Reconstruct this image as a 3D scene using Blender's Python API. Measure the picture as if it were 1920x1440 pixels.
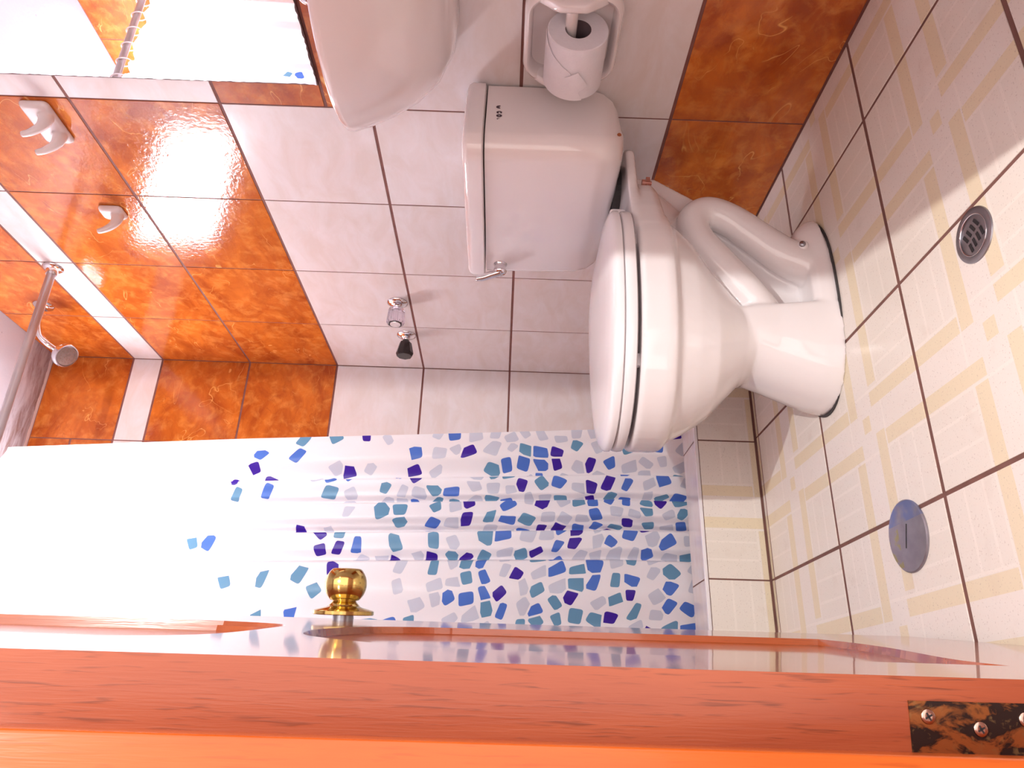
import bpy, bmesh, math, random
from mathutils import Vector, Matrix, Euler
from mathutils.geometry import tessellate_polygon
random.seed(7)
for o in list(bpy.data.objects): bpy.data.objects.remove(o)
SC = bpy.context.scene
COL = SC.collection

# ------------------------------------------------------------------ camera, world, lights
# world axes: right wall is x = 0, y runs into the room, z is up; the photo is a portrait shot lying on its side
cam = bpy.data.cameras.new('camera'); cam_o = bpy.data.objects.new('camera', cam); COL.objects.link(cam_o)
CX = Vector((0.02772177, -0.02015811, -0.9994124)); CY = Vector((0.91164124, -0.40961532, 0.03354909)); CF = Vector((0.41005092, 0.9120356, -0.0070217))
m = Matrix((CX, CY, -CF)).transposed().to_4x4(); m.translation = Vector((-1.08705781, -1.11956058, 0.57138665))
cam_o.matrix_world = m
cam.sensor_fit = 'HORIZONTAL'; cam.sensor_width = 36.0; cam.lens = 36.0 * 1394.19 / 1920; cam.clip_start = 0.01
SC.camera = cam_o
w = bpy.data.worlds.new('world'); SC.world = w; w.use_nodes = True
w.node_tree.nodes['Background'].inputs[0].default_value = (1.0, 0.85, 0.80, 1)
w.node_tree.nodes['Background'].inputs[1].default_value = 0.98
hl = bpy.data.lights.new('hall_lamp_light', 'POINT'); hl.energy = 38; hl.color = (1.0, 0.98, 0.94); hl.shadow_soft_size = 0.014
hl_o = bpy.data.objects.new('hall_lamp_light', hl); hl_o.location = (-0.745, -1.56, 1.5); COL.objects.link(hl_o)
WINDOW_STRENGTH = 24.0
vs = SC.view_settings
vs.view_transform = 'Standard'; vs.look = 'None'; vs.exposure = 1.35; vs.gamma = 1.0; vs.use_curve_mapping = False

# ------------------------------------------------------------------ node helpers
class NT:
    def __init__(s, name):
        s.m = bpy.data.materials.new(name); s.m.use_nodes = True; s.t = s.m.node_tree
        s.b = s.t.nodes['Principled BSDF']; s.out = s.t.nodes['Material Output']
    def n(s, typ, **kw):
        nd = s.t.nodes.new(typ)
        for k, v in kw.items(): setattr(nd, k, v)
        return nd
    def put(s, sock, v):
        if isinstance(v, bpy.types.NodeSocket): s.t.links.new(v, sock)
        elif isinstance(v, (tuple, list)) and len(v) == 3 and sock.type == 'RGBA': sock.default_value = (*v, 1)
        else: sock.default_value = v
    def math(s, op, a, b=None, c=None):
        nd = s.n('ShaderNodeMath', operation=op); s.put(nd.inputs[0], a)
        if b is not None: s.put(nd.inputs[1], b)
        if c is not None: s.put(nd.inputs[2], c)
        return nd.outputs[0]
    def vmath(s, op, a, b=None):
        nd = s.n('ShaderNodeVectorMath', operation=op); s.put(nd.inputs[0], a)
        if b is not None: s.put(nd.inputs[1], b)
        return nd.outputs[0]
    def mix(s, f, a, b):
        nd = s.n('ShaderNodeMix', data_type='RGBA'); s.put(nd.inputs[0], f); s.put(nd.inputs[6], a); s.put(nd.inputs[7], b)
        return nd.outputs[2]
    def rng(s, v, a, b, c=0.0, d=1.0, smooth=False):
        nd = s.n('ShaderNodeMapRange'); nd.interpolation_type = 'SMOOTHSTEP' if smooth else 'LINEAR'
        s.put(nd.inputs[0], v); s.put(nd.inputs[1], a); s.put(nd.inputs[2], b); s.put(nd.inputs[3], c); s.put(nd.inputs[4], d)
        return nd.outputs[0]
    def noise(s, vec, scale, detail=3.0, rough=0.5, dist=0.0):
        nd = s.n('ShaderNodeTexNoise'); s.put(nd.inputs['Vector'], vec); nd.inputs['Scale'].default_value = scale
        nd.inputs['Detail'].default_value = detail; nd.inputs['Roughness'].default_value = rough; nd.inputs['Distortion'].default_value = dist
        return nd.outputs['Fac']
    def obj(s): return s.n('ShaderNodeTexCoord').outputs['Object']
    def uv(s): return s.n('ShaderNodeTexCoord').outputs['UV']
    def rand(s): return s.n('ShaderNodeObjectInfo').outputs['Random']
    def jit(s, k=37.0):
        cb = s.n('ShaderNodeCombineXYZ'); r = s.rand()
        s.put(cb.inputs[0], s.math('MULTIPLY', r, k)); s.put(cb.inputs[1], s.math('MULTIPLY', r, k * 1.7)); s.put(cb.inputs[2], s.math('MULTIPLY', r, k * .6))
        return s.vmath('ADD', s.obj(), cb.outputs[0])
    def scale(s, v, xyz): return s.vmath('MULTIPLY', v, xyz)
    def sep(s, v):
        nd = s.n('ShaderNodeSeparateXYZ'); s.put(nd.inputs[0], v); return nd.outputs
    def bump(s, h, strength=0.3, dist=0.001):
        nd = s.n('ShaderNodeBump'); s.put(nd.inputs['Height'], h); nd.inputs['Strength'].default_value = strength; nd.inputs['Distance'].default_value = dist
        s.put(s.b.inputs['Normal'], nd.outputs[0])
    def set(s, **kw):
        mp = dict(col='Base Color', rough='Roughness', metal='Metallic', spec='Specular IOR Level', ior='IOR', coat='Coat Weight', crough='Coat Roughness', trans='Transmission Weight', ecol='Emission Color', estr='Emission Strength', sss='Subsurface Weight')
        for k, v in kw.items(): s.put(s.b.inputs[mp[k]], v)
        return s.m
    def band(s, v, a, b):   # 1 inside a..b
        return s.math('MULTIPLY', s.math('GREATER_THAN', v, a), s.math('LESS_THAN', v, b))

def srgb(r, g, b):
    f = lambda c: (c / 255) / 12.92 if c / 255 <= 0.04045 else ((c / 255 + 0.055) / 1.055) ** 2.4
    return (f(r), f(g), f(b))

MAT = {}
def simple(name, col, rough=0.4, metal=0.0, nz=0.06, nscale=30, bump=0.0, **kw):
    t = NT(name); v = t.obj(); nf = t.noise(v, nscale, 4)
    c = t.mix(nf, tuple(x * (1 - nz) for x in col), tuple(min(1, x * (1 + nz)) for x in col))
    t.set(col=c, rough=rough, metal=metal, **kw)
    if bump: t.bump(t.noise(v, nscale * 4, 5), bump, 0.0006)
    MAT[name] = t.m; return t.m

def marble_orange():
    t = NT('orange_marble_tile'); v = t.jit()
    n1 = t.noise(t.scale(v, (1, 1.6, 1)), 7.0, 6, 0.62, 0.8)
    n2 = t.noise(v, 26.0, 6, 0.6, 0.4)
    base = t.mix(t.rng(n1, .34, .66), (0.36, 0.066, 0.010), (0.63, 0.168, 0.021))
    base = t.mix(t.math('MULTIPLY', t.rng(n2, .48, .75), .6), base, (0.82, 0.32, 0.065))
    vn = t.noise(t.scale(v, (.75, 1.25, 1)), 5.5, 3, 0.55, 0.9)
    vein = t.rng(t.math('ABSOLUTE', t.math('SUBTRACT', vn, .5)), 0.0, 0.0050, 1, 0)
    gate = t.rng(t.noise(v, 9, 2), .50, .60)
    base = t.mix(t.math('MULTIPLY', t.math('MULTIPLY', vein, gate), .75), base, (0.92, 0.48, 0.13))
    vn2 = t.noise(t.scale(v, (.6, 1.2, 1)), 17.0, 3, 0.5, 1.2)
    dv = t.rng(t.math('ABSOLUTE', t.math('SUBTRACT', vn2, .5)), 0.0, 0.012, 1, 0)
    base = t.mix(t.math('MULTIPLY', t.math('MULTIPLY', dv, t.rng(t.noise(v, 8, 2), .55, .65)), .45), base, (0.30, 0.05, 0.012))
    t.set(col=base, rough=0.12, spec=0.5)
    t.bump(t.noise(t.scale(v, (1, 1, 1)), 105, 2, 0.5), 0.30, 0.0013)
    MAT['orange'] = t.m
def tile_white():
    t = NT('pale_glazed_tile'); v = t.jit()
    n1 = t.noise(t.scale(v, (1.0, 2.2, 1)), 8.0, 5, 0.6, 0.6)
    base = t.mix(t.rng(n1, .36, .64), (0.74, 0.655, 0.625), (0.80, 0.745, 0.75))
    vn = t.noise(v, 10.0, 3, 0.5, 1.4)
    vein = t.rng(t.math('ABSOLUTE', t.math('SUBTRACT', vn, .5)), 0.0, 0.006, 1, 0)
    base = t.mix(t.math('MULTIPLY', t.math('MULTIPLY', vein, t.rng(t.noise(v, 12, 2), .55, .65)), .3), base, (0.86, 0.77, 0.74))
    t.set(col=base, rough=0.16, spec=0.5)
    t.bump(t.noise(v, 80, 2, 0.5), 0.14, 0.0010)
    MAT['white'] = t.m
def tile_floor(name):
    # plaid weave: pinwheel of tan bands on a speckled cream field
    t = NT(name); x, y, z = t.sep(t.obj())
    p = t.math('DIVIDE', x, .316); q = t.math('DIVIDE', y, .322)
    NOTB = lambda v, a, b: t.math('SUBTRACT', 1.0, t.band(v, a, b))
    sA = t.math('MULTIPLY', t.band(p, .57, .645), NOTB(q, .43, .67))
    sB = t.math('MULTIPLY', t.band(p, .345, .42), NOTB(q, .34, .58))
    sC = t.math('MULTIPLY', t.band(q, .58, .66), NOTB(p, .33, .57))
    sD = t.math('MULTIPLY', t.band(q, .35, .43), NOTB(p, .43, .68))
    sq = t.math('MULTIPLY', t.band(p, .46, .54), t.band(q, .465, .535))
    tan = t.math('MAXIMUM', t.math('MAXIMUM', t.math('MAXIMUM', sA, sB), t.math('MAXIMUM', sC, sD)), sq)
    # pale hairlines beside the bands
    def line(v, a): return t.band(v, a - .007, a + .007)
    hl_ = t.math('MAXIMUM', t.math('MAXIMUM', line(p, .335), line(p, .655)), t.math('MAXIMUM', line(q, .34), line(q, .67)))
    l2 = t.math('MULTIPLY', t.math('MAXIMUM', line(p, .13), line(p, .25)), t.math('GREATER_THAN', q, .68))
    l3 = t.math('MULTIPLY', t.math('MAXIMUM', line(p, .75), line(p, .87)), t.math('LESS_THAN', q, .33))
    l4 = t.math('MULTIPLY', t.math('MAXIMUM', line(q, .13), line(q, .25)), t.math('LESS_THAN', p, .33))
    l5 = t.math('MULTIPLY', t.math('MAXIMUM', line(q, .75), line(q, .87)), t.math('GREATER_THAN', p, .66))
    pale = t.math('MAXIMUM', t.math('MAXIMUM', hl_, l2), t.math('MAXIMUM', l3, t.math('MAXIMUM', l4, l5)))
    v = t.jit()
    field = t.mix(t.noise(v, 9, 4), (0.765, 0.71, 0.635), (0.80, 0.75, 0.70))
    cross = t.math('MAXIMUM', t.band(p, .42, .57), t.band(q, .43, .58))
    col = t.mix(t.math('MULTIPLY', cross, .45), field, (0.82, 0.76, 0.73))
    col = t.mix(t.math("MULTIPLY", pale, .45), col, (0.88, 0.82, 0.76))
    col = t.mix(t.math('MULTIPLY', tan, .88), col, (0.765, 0.665, 0.475))
    sp = t.noise(v, 420, 1); dirt = t.noise(v, 22, 5)
    col = t.mix(t.math('MULTIPLY', t.rng(sp, .66, .72), .34), col, (0.36, 0.27, 0.24))
    col = t.mix(t.math('MULTIPLY', t.rng(dirt, .60, .75), .18), col, (0.55, 0.44, 0.36))
    t.set(col=col, rough=0.24, spec=0.45); t.bump(t.noise(v, 300, 2), .1, .0005)
    MAT[name] = t.m
def wood(name, c0, c1, dark, rough=0.14, figure=1.0, coat=0.5, crough=.08, bump=.18):
    t = NT(name); v = t.obj()
    lv = t.scale(v, (1, 1, .09))
    g = t.noise(lv, 26, 6, .62, .6); fine = t.noise(t.scale(v, (1, 1, .055)), 640, 2, .55, .5)
    fig = t.noise(t.scale(v, (1, 1, .5)), 8, 3, .5, .9)
    col = t.mix(t.rng(g, .32, .68), c0, c1)
    col = t.mix(t.math('MULTIPLY', t.rng(fine, .57, .72), .62 * figure), col, dark)
    col = t.mix(t.math('MULTIPLY', t.rng(fig, .45, .7), .35 * figure), col, c0)
    t.set(col=col, rough=rough, coat=coat, crough=crough)
    h = t.math('ADD', fine, t.math('MULTIPLY', t.noise(lv, 40, 4), .8)); t.bump(h, bump, .0007)
    MAT[name] = t.m
def curtain_mat():
    t = NT('printed_shower_curtain'); uv = t.uv()
    wob = t.n('ShaderNodeTexNoise'); t.put(wob.inputs['Vector'], uv); wob.inputs['Scale'].default_value = 5; wob.inputs['Detail'].default_value = 1
    p = t.vmath('ADD', uv, t.scale(t.vmath('SUBTRACT', wob.outputs['Color'], (.5, .5, .5)), (.045, .045, 0)))
    def vor(vec, feat, scale, rnd):
        nd = t.n('ShaderNodeTexVoronoi', voronoi_dimensions='2D', feature=feat); t.put(nd.inputs['Vector'], vec)
        nd.inputs['Scale'].default_value = scale; nd.inputs['Randomness'].default_value = rnd; return nd
    SCALE, RND = 23.5, .52
    a = vor(p, 'F1', SCALE, RND); e = vor(p, 'DISTANCE_TO_EDGE', SCALE, RND)
    r, g, b = t.sep(a.outputs['Color'])
    pz = t.sep(a.outputs['Position'])[1]           # height of the cell in metres
    edge = e.outputs['Distance']
    # every chip is a rounded slab of its own size and turn, kept clear of its neighbours
    gap = t.rng(edge, .050, .065)
    d = t.vmath('SUBTRACT', p, a.outputs['Position'])
    vr = t.n('ShaderNodeVectorRotate', rotation_type='Z_AXIS'); t.put(vr.inputs['Vector'], d); t.put(vr.inputs['Angle'], t.math('ADD', t.math('MULTIPLY', t.math('SUBTRACT', b, .5), 1.3), t.math('MULTIPLY', t.math('GREATER_THAN', r, .5), 1.571)))
    dx, dy, _ = t.sep(vr.outputs[0])
    r2 = t.math('FRACT', t.math('MULTIPLY', t.math('ADD', r, g), 7.31))
    ha = t.math('MULTIPLY_ADD', r2, .0080, .0135); hb = t.math('MULTIPLY_ADD', t.math('FRACT', t.math('MULTIPLY', b, 5.7)), .0065, .0100)
    skew = t.math('MULTIPLY', t.math('SUBTRACT', r2, .5), .5)
    hb = t.math('MULTIPLY', hb, t.math('ADD', 1.0, t.math('MULTIPLY', skew, t.math('DIVIDE', dx, ha))))
    sup = t.math('ADD', t.math('POWER', t.math('ABSOLUTE', t.math('DIVIDE', dx, ha)), 5.5), t.math('POWER', t.math('ABSOLUTE', t.math('DIVIDE', dy, hb)), 5.5))
    shape = t.math('MULTIPLY', gap, t.rng(sup, .92, 1.06, 1, 0))
    dens = t.rng(pz, .50, 1.42, 1.0, -0.05)         # print thins out towards the top
    dens = t.math('POWER', t.math('MAXIMUM', dens, .0), 1.15)
    present = t.math('LESS_THAN', r, dens)
    # which colour
    sel = g
    c = t.mix(t.math('GREATER_THAN', sel, .36), (0.64, 0.69, 0.80), (0.145, 0.34, 0.53))
    c = t.mix(t.math('GREATER_THAN', sel, .60), c, (0.085, 0.20, 0.66))
    c = t.mix(t.math('GREATER_THAN', sel, .83), c, (0.055, 0.018, 0.36))
    cloth = (0.93, 0.935, 0.975)
    col = t.mix(t.math('MULTIPLY', shape, present), cloth, c)
    tr = t.n('ShaderNodeBsdfTranslucent'); t.put(tr.inputs['Color'], col)
    df = t.n('ShaderNodeBsdfPrincipled'); t.put(df.inputs['Base Color'], col); df.inputs['Roughness'].default_value = .38
    mx = t.n('ShaderNodeMixShader'); mx.inputs[0].default_value = .50
    t.t.links.new(df.outputs[0], mx.inputs[1]); t.t.links.new(tr.outputs[0], mx.inputs[2]); t.t.links.new(mx.outputs[0], t.out.inputs[0])
    MAT['curtain'] = t.m
def ceiling_mat():
    t = NT('ceiling_paint'); v = t.obj(); x, y, z = t.sep(v)
    n = t.noise(v, 14, 6, .65, .3)
    band = t.rng(t.math('ADD', y, t.math('MULTIPLY', n, .05)), 1.055, 1.125)
    st = t.rng(t.noise(t.scale(v, (.5, 2.2, 1)), 16, 6, .7, .6), .40, .62)
    col = t.mix(t.noise(v, 3, 3), (0.50, 0.465, 0.51), (0.55, 0.51, 0.555))
    col = t.mix(t.math('MULTIPLY', band, t.math('MULTIPLY_ADD', st, .65, .2)), col, (0.20, 0.095, 0.07))
    spots = t.rng(t.noise(v, 70, 2), .70, .76)
    col = t.mix(t.math('MULTIPLY', spots, t.rng(n, .52, .68, 0, .5)), col, (.16, .12, .15))
    peel = t.band(t.math('ADD', y, t.math('MULTIPLY', t.noise(v, 30, 4), .012)), 1.184, 1.25)
    col = t.mix(peel, col, (0.80, 0.74, 0.74))
    t.set(col=col, rough=.75); t.bump(t.noise(v, 60, 6, .7), .5, .002); MAT['ceiling'] = t.m

marble_orange(); tile_white(); tile_floor('floor_tile'); curtain_mat(); ceiling_mat()
wood('door_wood', (0.23, 0.045, 0.018), (0.32, 0.078, 0.030), (0.085, 0.018, 0.008), rough=.30, coat=.10)
wood('door_face_varnish', (0.27, 0.052, 0.014), (0.38, 0.088, 0.022), (0.14, 0.026, 0.008), rough=.22, figure=.6, coat=.75, crough=.055, bump=.10)
wood('jamb_wood', (0.37, 0.060, 0.006), (0.48, 0.098, 0.012), (0.24, 0.038, 0.005), rough=.28, figure=.6, coat=.12)
simple('grout', (0.215, 0.085, 0.070), .8, nz=.35, nscale=40, bump=.3)
simple('floor_grout', (0.185, 0.085, 0.070), .8, nz=.4, nscale=30, bump=.3)
simple('plaster', (0.75, 0.72, 0.74), .8, nz=.05, bump=.2)
simple('ceramic', (0.85, 0.785, 0.785), .07, nz=.02, nscale=6, spec=.55, coat=.3, crough=.03)
simple('ceramic_white', (0.82, 0.785, 0.80), .07, nz=.015, nscale=6, spec=.55, coat=.3, crough=.03)
simple('seat_plastic', (0.82, 0.795, 0.82), .12, nz=.015, nscale=6)
simple('chrome', (0.80, 0.78, 0.80), .07, 1.0, nz=.02)
simple('rod_metal', (0.52, 0.48, 0.51), .34, .55, nz=.06, nscale=50)
simple('dull_steel', (0.36, 0.36, 0.40), .34, 1.0, nz=.25, nscale=35, bump=.1)
simple('spray_plate', (0.34, 0.27, 0.24), .3, .8, nz=.3, nscale=120)
simple('brass', (0.62, 0.46, 0.16), .13, 1.0, nz=.22, nscale=60)
t = NT('old_brass'); v = t.obj(); pn = t.noise(t.scale(v, (1, 1, .45)), 95, 5, .6, .8)
c = t.mix(t.rng(pn, .49, .57), (0.035, 0.022, 0.020), (0.34, 0.135, 0.045)); c = t.mix(t.math('MULTIPLY', t.rng(t.noise(v, 260, 3), .58, .7), .5), c, (.30, .21, .09))
t.set(col=c, metal=.8, rough=t.rng(pn, .44, .54, .42, .22)); t.bump(t.noise(v, 300, 3), .15, .0004); MAT['old_brass'] = t.m
simple('screw_metal', (0.50, 0.36, 0.30), .25, 1.0, nz=.1)
simple('dark', (0.012, 0.010, 0.012), .6, nz=.2)
simple('black_plastic', (0.020, 0.012, 0.012), .25, nz=.2)
simple('rubber_seal', (0.045, 0.04, 0.042), .6, nz=.3)
simple('tissue', (0.78, 0.745, 0.785), .9, nz=.05, nscale=60, bump=.5)
simple('tissue_core', (0.11, 0.075, 0.085), .9, nz=.2)
simple('logo_ink', (0.06, 0.035, 0.055), .5, nz=.1)
simple('metal_trim', (0.80, 0.77, 0.80), .35, .0, nz=.04)
simple('mirror_edge', (0.10, 0.04, 0.035), .7, nz=.6, nscale=120)
simple('ring_plastic', (0.86, 0.82, 0.86), .3, nz=.02)
simple('copper_bolt', (0.55, 0.27, 0.22), .3, .9, nz=.2)
simple('rust', (0.30, 0.09, 0.03), .8, nz=.5, nscale=200)
simple('window_frame_paint', (0.78, 0.76, 0.78), .4, nz=.04)
t = NT('mirror_silver'); t.set(col=t.mix(t.noise(t.obj(), 3, 2), (0.90, .88, .90), (.93, .91, .93)), metal=1.0, rough=0.004); MAT['mirror'] = t.m
t = NT('frosted_daylight_pane'); nz_ = t.noise(t.obj(), 4, 2)
t.set(col=(0.8, 0.8, 0.8), rough=.5, ecol=t.mix(nz_, (0.87, 0.91, 1.0), (0.89, 0.93, 1.0)), estr=WINDOW_STRENGTH); MAT['pane'] = t.m
t = NT('clear_acrylic'); t.set(col=t.mix(t.noise(t.obj(), 30, 2), (.86, .82, .94), (.92, .88, .98)), rough=.04, trans=.88, ior=1.49); MAT['acrylic'] = t.m
# cleanout cover: brushed metal with paint smears
t = NT('cleanout_metal'); v = t.obj(); x, y, z = t.sep(v)
c = t.mix(t.noise(v, 45, 5), (0.22, 0.20, 0.24), (0.42, 0.40, 0.45))
bl = t.math('MULTIPLY', t.rng(t.noise(v, 28, 3), .42, .58), t.band(x, .020, .048)); c = t.mix(t.math('MULTIPLY', bl, .55), c, (.10, .19, .52))
ye = t.math('MULTIPLY', t.rng(t.noise(t.scale(v, (1, 1, 1)), 50, 3), .48, .58), t.math('MULTIPLY', t.band(y, .022, .05), t.band(x, -.04, .015))); c = t.mix(t.math('MULTIPLY', ye, .6), c, (.40, .36, .06))
t.set(col=c, metal=.75, rough=.42); MAT['cleanout'] = t.m

# ------------------------------------------------------------------ mesh helpers
def link(name, me, mat=None, parent=None, smooth=False):
    o = bpy.data.objects.new(name, me); COL.objects.link(o)
    if mat is not None and not me.materials: me.materials.append(MAT[mat] if isinstance(mat, str) else mat)
    if parent is not None: o.parent = parent
    if smooth: me.shade_smooth()
    return o
def from_bm(name, bm, mat, parent=None, smooth=False, angle=None):
    bmesh.ops.recalc_face_normals(bm, faces=bm.faces)
    me = bpy.data.meshes.new(name); bm.to_mesh(me); bm.free()
    o = link(name, me, mat, parent, smooth)
    if angle is not None: sharp(me, angle)
    return o
def sharp(me, deg):
    me.shade_smooth()
    bm = bmesh.new(); bm.from_mesh(me)
    for e in bm.edges:
        e.smooth = not (len(e.link_faces) == 2 and e.calc_face_angle(0) > math.radians(deg))
    bm.to_mesh(me); bm.free()
def box(bm, c, s, rot=None, bevel=0.0):
    mt = Matrix.Translation(c) @ (rot.to_4x4() if rot else Matrix()) @ Matrix.Diagonal((*s, 1))
    r = bmesh.ops.create_cube(bm, size=1.0, matrix=mt)
    if bevel:
        es = list({e for v in r['verts'] for e in v.link_edges})
        bmesh.ops.bevel(bm, geom=es, offset=bevel, segments=3, profile=.5, affect='EDGES')
def boxm(bm, lo, hi, bevel=0.0):
    lo, hi = Vector(lo), Vector(hi); box(bm, (lo + hi) / 2, hi - lo, None, bevel)
def loft(bm, rings, cap0=True, cap1=True, closed=True):
    rows = [[bm.verts.new(p) for p in r] for r in rings]
    n = len(rows[0])
    for a, b in zip(rows, rows[1:]):
        for i in range(n if closed else n - 1):
            j = (i + 1) % n
            try: bm.faces.new((a[i], a[j], b[j], b[i]))
            except ValueError: pass
    if cap0: bm.faces.new(rows[0])
    if cap1: bm.faces.new(rows[-1])
def lathe(bm, prof, origin, axis, seg=40):
    # prof: list of (radius, distance along axis)
    ax = Vector(axis).normalized(); u = ax.orthogonal().normalized(); v = ax.cross(u); O = Vector(origin)
    rings = []
    for r, h in prof:
        r = max(r, 1e-5)
        rings.append([O + ax * h + (u * math.cos(2 * math.pi * k / seg) + v * math.sin(2 * math.pi * k / seg)) * r for k in range(seg)])
    loft(bm, rings)
def tube(bm, pts, rad, seg=16, sub=8):
    # smooth tube through points (Catmull-Rom); rad number or list
    P = [Vector(p) for p in pts]; R = rad if isinstance(rad, (list, tuple)) else [rad] * len(P)
    Q, S = [], []
    for i in range(len(P) - 1):
        p0 = P[max(i - 1, 0)]; p1 = P[i]; p2 = P[i + 1]; p3 = P[min(i + 2, len(P) - 1)]
        for k in range(sub):
            t_ = k / sub
            Q.append(.5 * ((2 * p1) + (p2 - p0) * t_ + (2 * p0 - 5 * p1 + 4 * p2 - p3) * t_ ** 2 + (3 * p1 - p0 - 3 * p2 + p3) * t_ ** 3))
            S.append(R[i] * (1 - t_) + R[i + 1] * t_)
    Q.append(P[-1]); S.append(R[-1])
    T = (Q[1] - Q[0]).normalized(); u = T.orthogonal().normalized(); rings = []
    for i, q in enumerate(Q):
        T2 = (Q[min(i + 1, len(Q) - 1)] - Q[max(i - 1, 0)]).normalized()
        u = (u - T2 * u.dot(T2)).normalized(); v = T2.cross(u)
        rings.append([q + (u * math.cos(2 * math.pi * k / seg) + v * math.sin(2 * math.pi * k / seg)) * S[i] for k in range(seg)])
    loft(bm, rings)
def empty(name, loc=(0, 0, 0)):
    o = bpy.data.objects.new(name, None); o.location = loc; o.empty_display_size = .05; COL.objects.link(o); return o
def tag(o, label=None, cat=None, group=None, kind=None):
    if label: o['label'] = label
    if cat: o['category'] = cat
    if group: o['group'] = group
    if kind: o['kind'] = kind
    return o
def keep(o, parent):   # parent without moving
    o.parent = parent; o.matrix_parent_inverse = Matrix.Translation(parent.location).inverted(); return o

# ------------------------------------------------------------------ tiled surfaces
YB, XL, YF, ZC = 1.191, -1.175, -0.76, 2.12
TT = 0.0011
_tm = {}
def tile_mesh(x0, y0, x1, y1, t_, ch, mat):
    key = (round(x0, 4), round(y0, 4), round(x1, 4), round(y1, 4), t_, mat)
    if key in _tm: return _tm[key]
    vs_ = []
    for (i, zz) in ((0, 0), (0, t_ - ch), (ch, t_)):
        vs_ += [(x0 + i, y0 + i, zz), (x1 - i, y0 + i, zz), (x1 - i, y1 - i, zz), (x0 + i, y1 - i, zz)]
    f = []
    for k in (0, 4):
        for i in range(4):
            j = (i + 1) % 4; f.append((k + i, k + j, k + 4 + j, k + 4 + i))
    f.append((8, 9, 10, 11))
    me = bpy.data.meshes.new('tile'); me.from_pydata(vs_, [], f); me.materials.append(MAT[mat]); me.update(); _tm[key] = me; return me
def subtract(r, h):
    x0, y0, x1, y1 = r; a, b, c, d = h
    if c <= x0 or a >= x1 or d <= y0 or b >= y1: return [r]
    out = []
    if b > y0: out.append((x0, y0, x1, b))
    if d < y1: out.append((x0, d, x1, y1))
    lo, hi = max(b, y0), min(d, y1)
    if a > x0: out.append((x0, lo, a, hi))
    if c < x1: out.append((c, lo, x1, hi))
    return out
def lay(parent, frame, rect, gx, gy, mat, full=None, jitter=True):
    """one tile covering rect (in plane coords), inset by half joints; frame(u, v) -> world matrix with local z outward"""
    u0, v0, u1, v1 = rect
    if u1 - u0 < .009 or v1 - v0 < .009: return
    ou, ov = full if full else (u0, v0)
    me = tile_mesh(u0 + gx - ou, v0 + gy - ov, u1 - gx - ou, v1 - gy - ov, TT, .0004, mat)
    o = bpy.data.objects.new('tile', me); COL.objects.link(o)
    M = frame(ou, ov)
    if jitter:
        M = M @ Matrix.Rotation(random.uniform(-.0008, .0008), 4, 'X') @ Matrix.Rotation(random.uniform(-.0008, .0008), 4, 'Y')
    o.parent = parent; o.matrix_world = M
    return o
ROWS = [0.0, .266, .563, .858, 1.154, 1.452, 1.75, 1.849, ZC]
RCOL = ['orange', 'white', 'white', 'white', 'orange', 'orange', 'white', 'orange']
GV, GH = .0018, .0032   # half joints

# right wall: local x = -y, local y = z, outward -x
bm = bmesh.new(); boxm(bm, (TT, YF - .10, -.05), (.14, YB + .10, ZC + .02))
wall_right = tag(from_bm('wall_right', bm, 'grout'), 'right wall of orange marble and pale glazed tiles with brown joints', None, None, 'structure')
fr_right = lambda u, v: Matrix(((0, 0, -1, TT), (-1, 0, 0, -u), (0, 1, 0, v), (0, 0, 0, 1)))
cols_y = [-.76, -.6, -.3, 0, .3, .6, .9, YB]
for c0, c1 in zip(cols_y, cols_y[1:]):
    for k, (r0, r1) in enumerate(zip(ROWS, ROWS[1:])):
        mt = RCOL[k]; pieces = [(-c1, r0, -c0, r1)]
        if c1 <= 0.001:
            if k in (4, 5): mt = 'white'
            if k == 3: mt = 'white'; 
            if k == 3:
                pieces = [(-c1, r0, -c0, .945), (-c1, .945, -c0, r1)]; mt = 'orange'
        for pc in pieces: lay(wall_right, fr_right, pc, GV, GH, mt)
# back wall: local x = x, local y = z, outward -y ; small window high up behind the curtain
WIN = (-1.03, 1.66, -.49, 1.985)
bm = bmesh.new()
for r in subtract((XL - .12, -.05, .10, ZC + .02), WIN): boxm(bm, (r[0], YB + TT, r[1]), (r[2], YB + .14, r[3]))
wall_back = tag(from_bm('wall_back', bm, 'grout'), 'shower back wall of orange and pale tiles behind the curtain', None, None, 'structure')
fr_back = lambda u, v: Matrix(((1, 0, 0, u), (0, 0, -1, YB + TT), (0, 1, 0, v), (0, 0, 0, 1)))
cols_x = [XL, -.888, -.592, -.296, 0]
for c0, c1 in zip(cols_x, cols_x[1:]):
    for k, (r0, r1) in enumerate(zip(ROWS, ROWS[1:])):
        for pc in subtract((c0, r0, c1, r1), WIN): lay(wall_back, fr_back, pc, GV, GH, RCOL[k])
# left wall: local x = y, local y = z, outward +x
bm = bmesh.new(); boxm(bm, (XL - .14, YF - .10, -.05), (XL - TT, YB + .10, ZC + .02))
wall_left = tag(from_bm('wall_left', bm, 'grout'), 'left wall of orange and pale tiles behind the door', None, None, 'structure')
fr_left = lambda u, v: Matrix(((0, 0, 1, XL - TT), (1, 0, 0, u), (0, 1, 0, v), (0, 0, 0, 1)))
for c0, c1 in zip(cols_y, cols_y[1:]):
    for k, (r0, r1) in enumerate(zip(ROWS, ROWS[1:])): lay(wall_left, fr_left, (c0, r0, c1, r1), GV, GH, RCOL[k])
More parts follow.
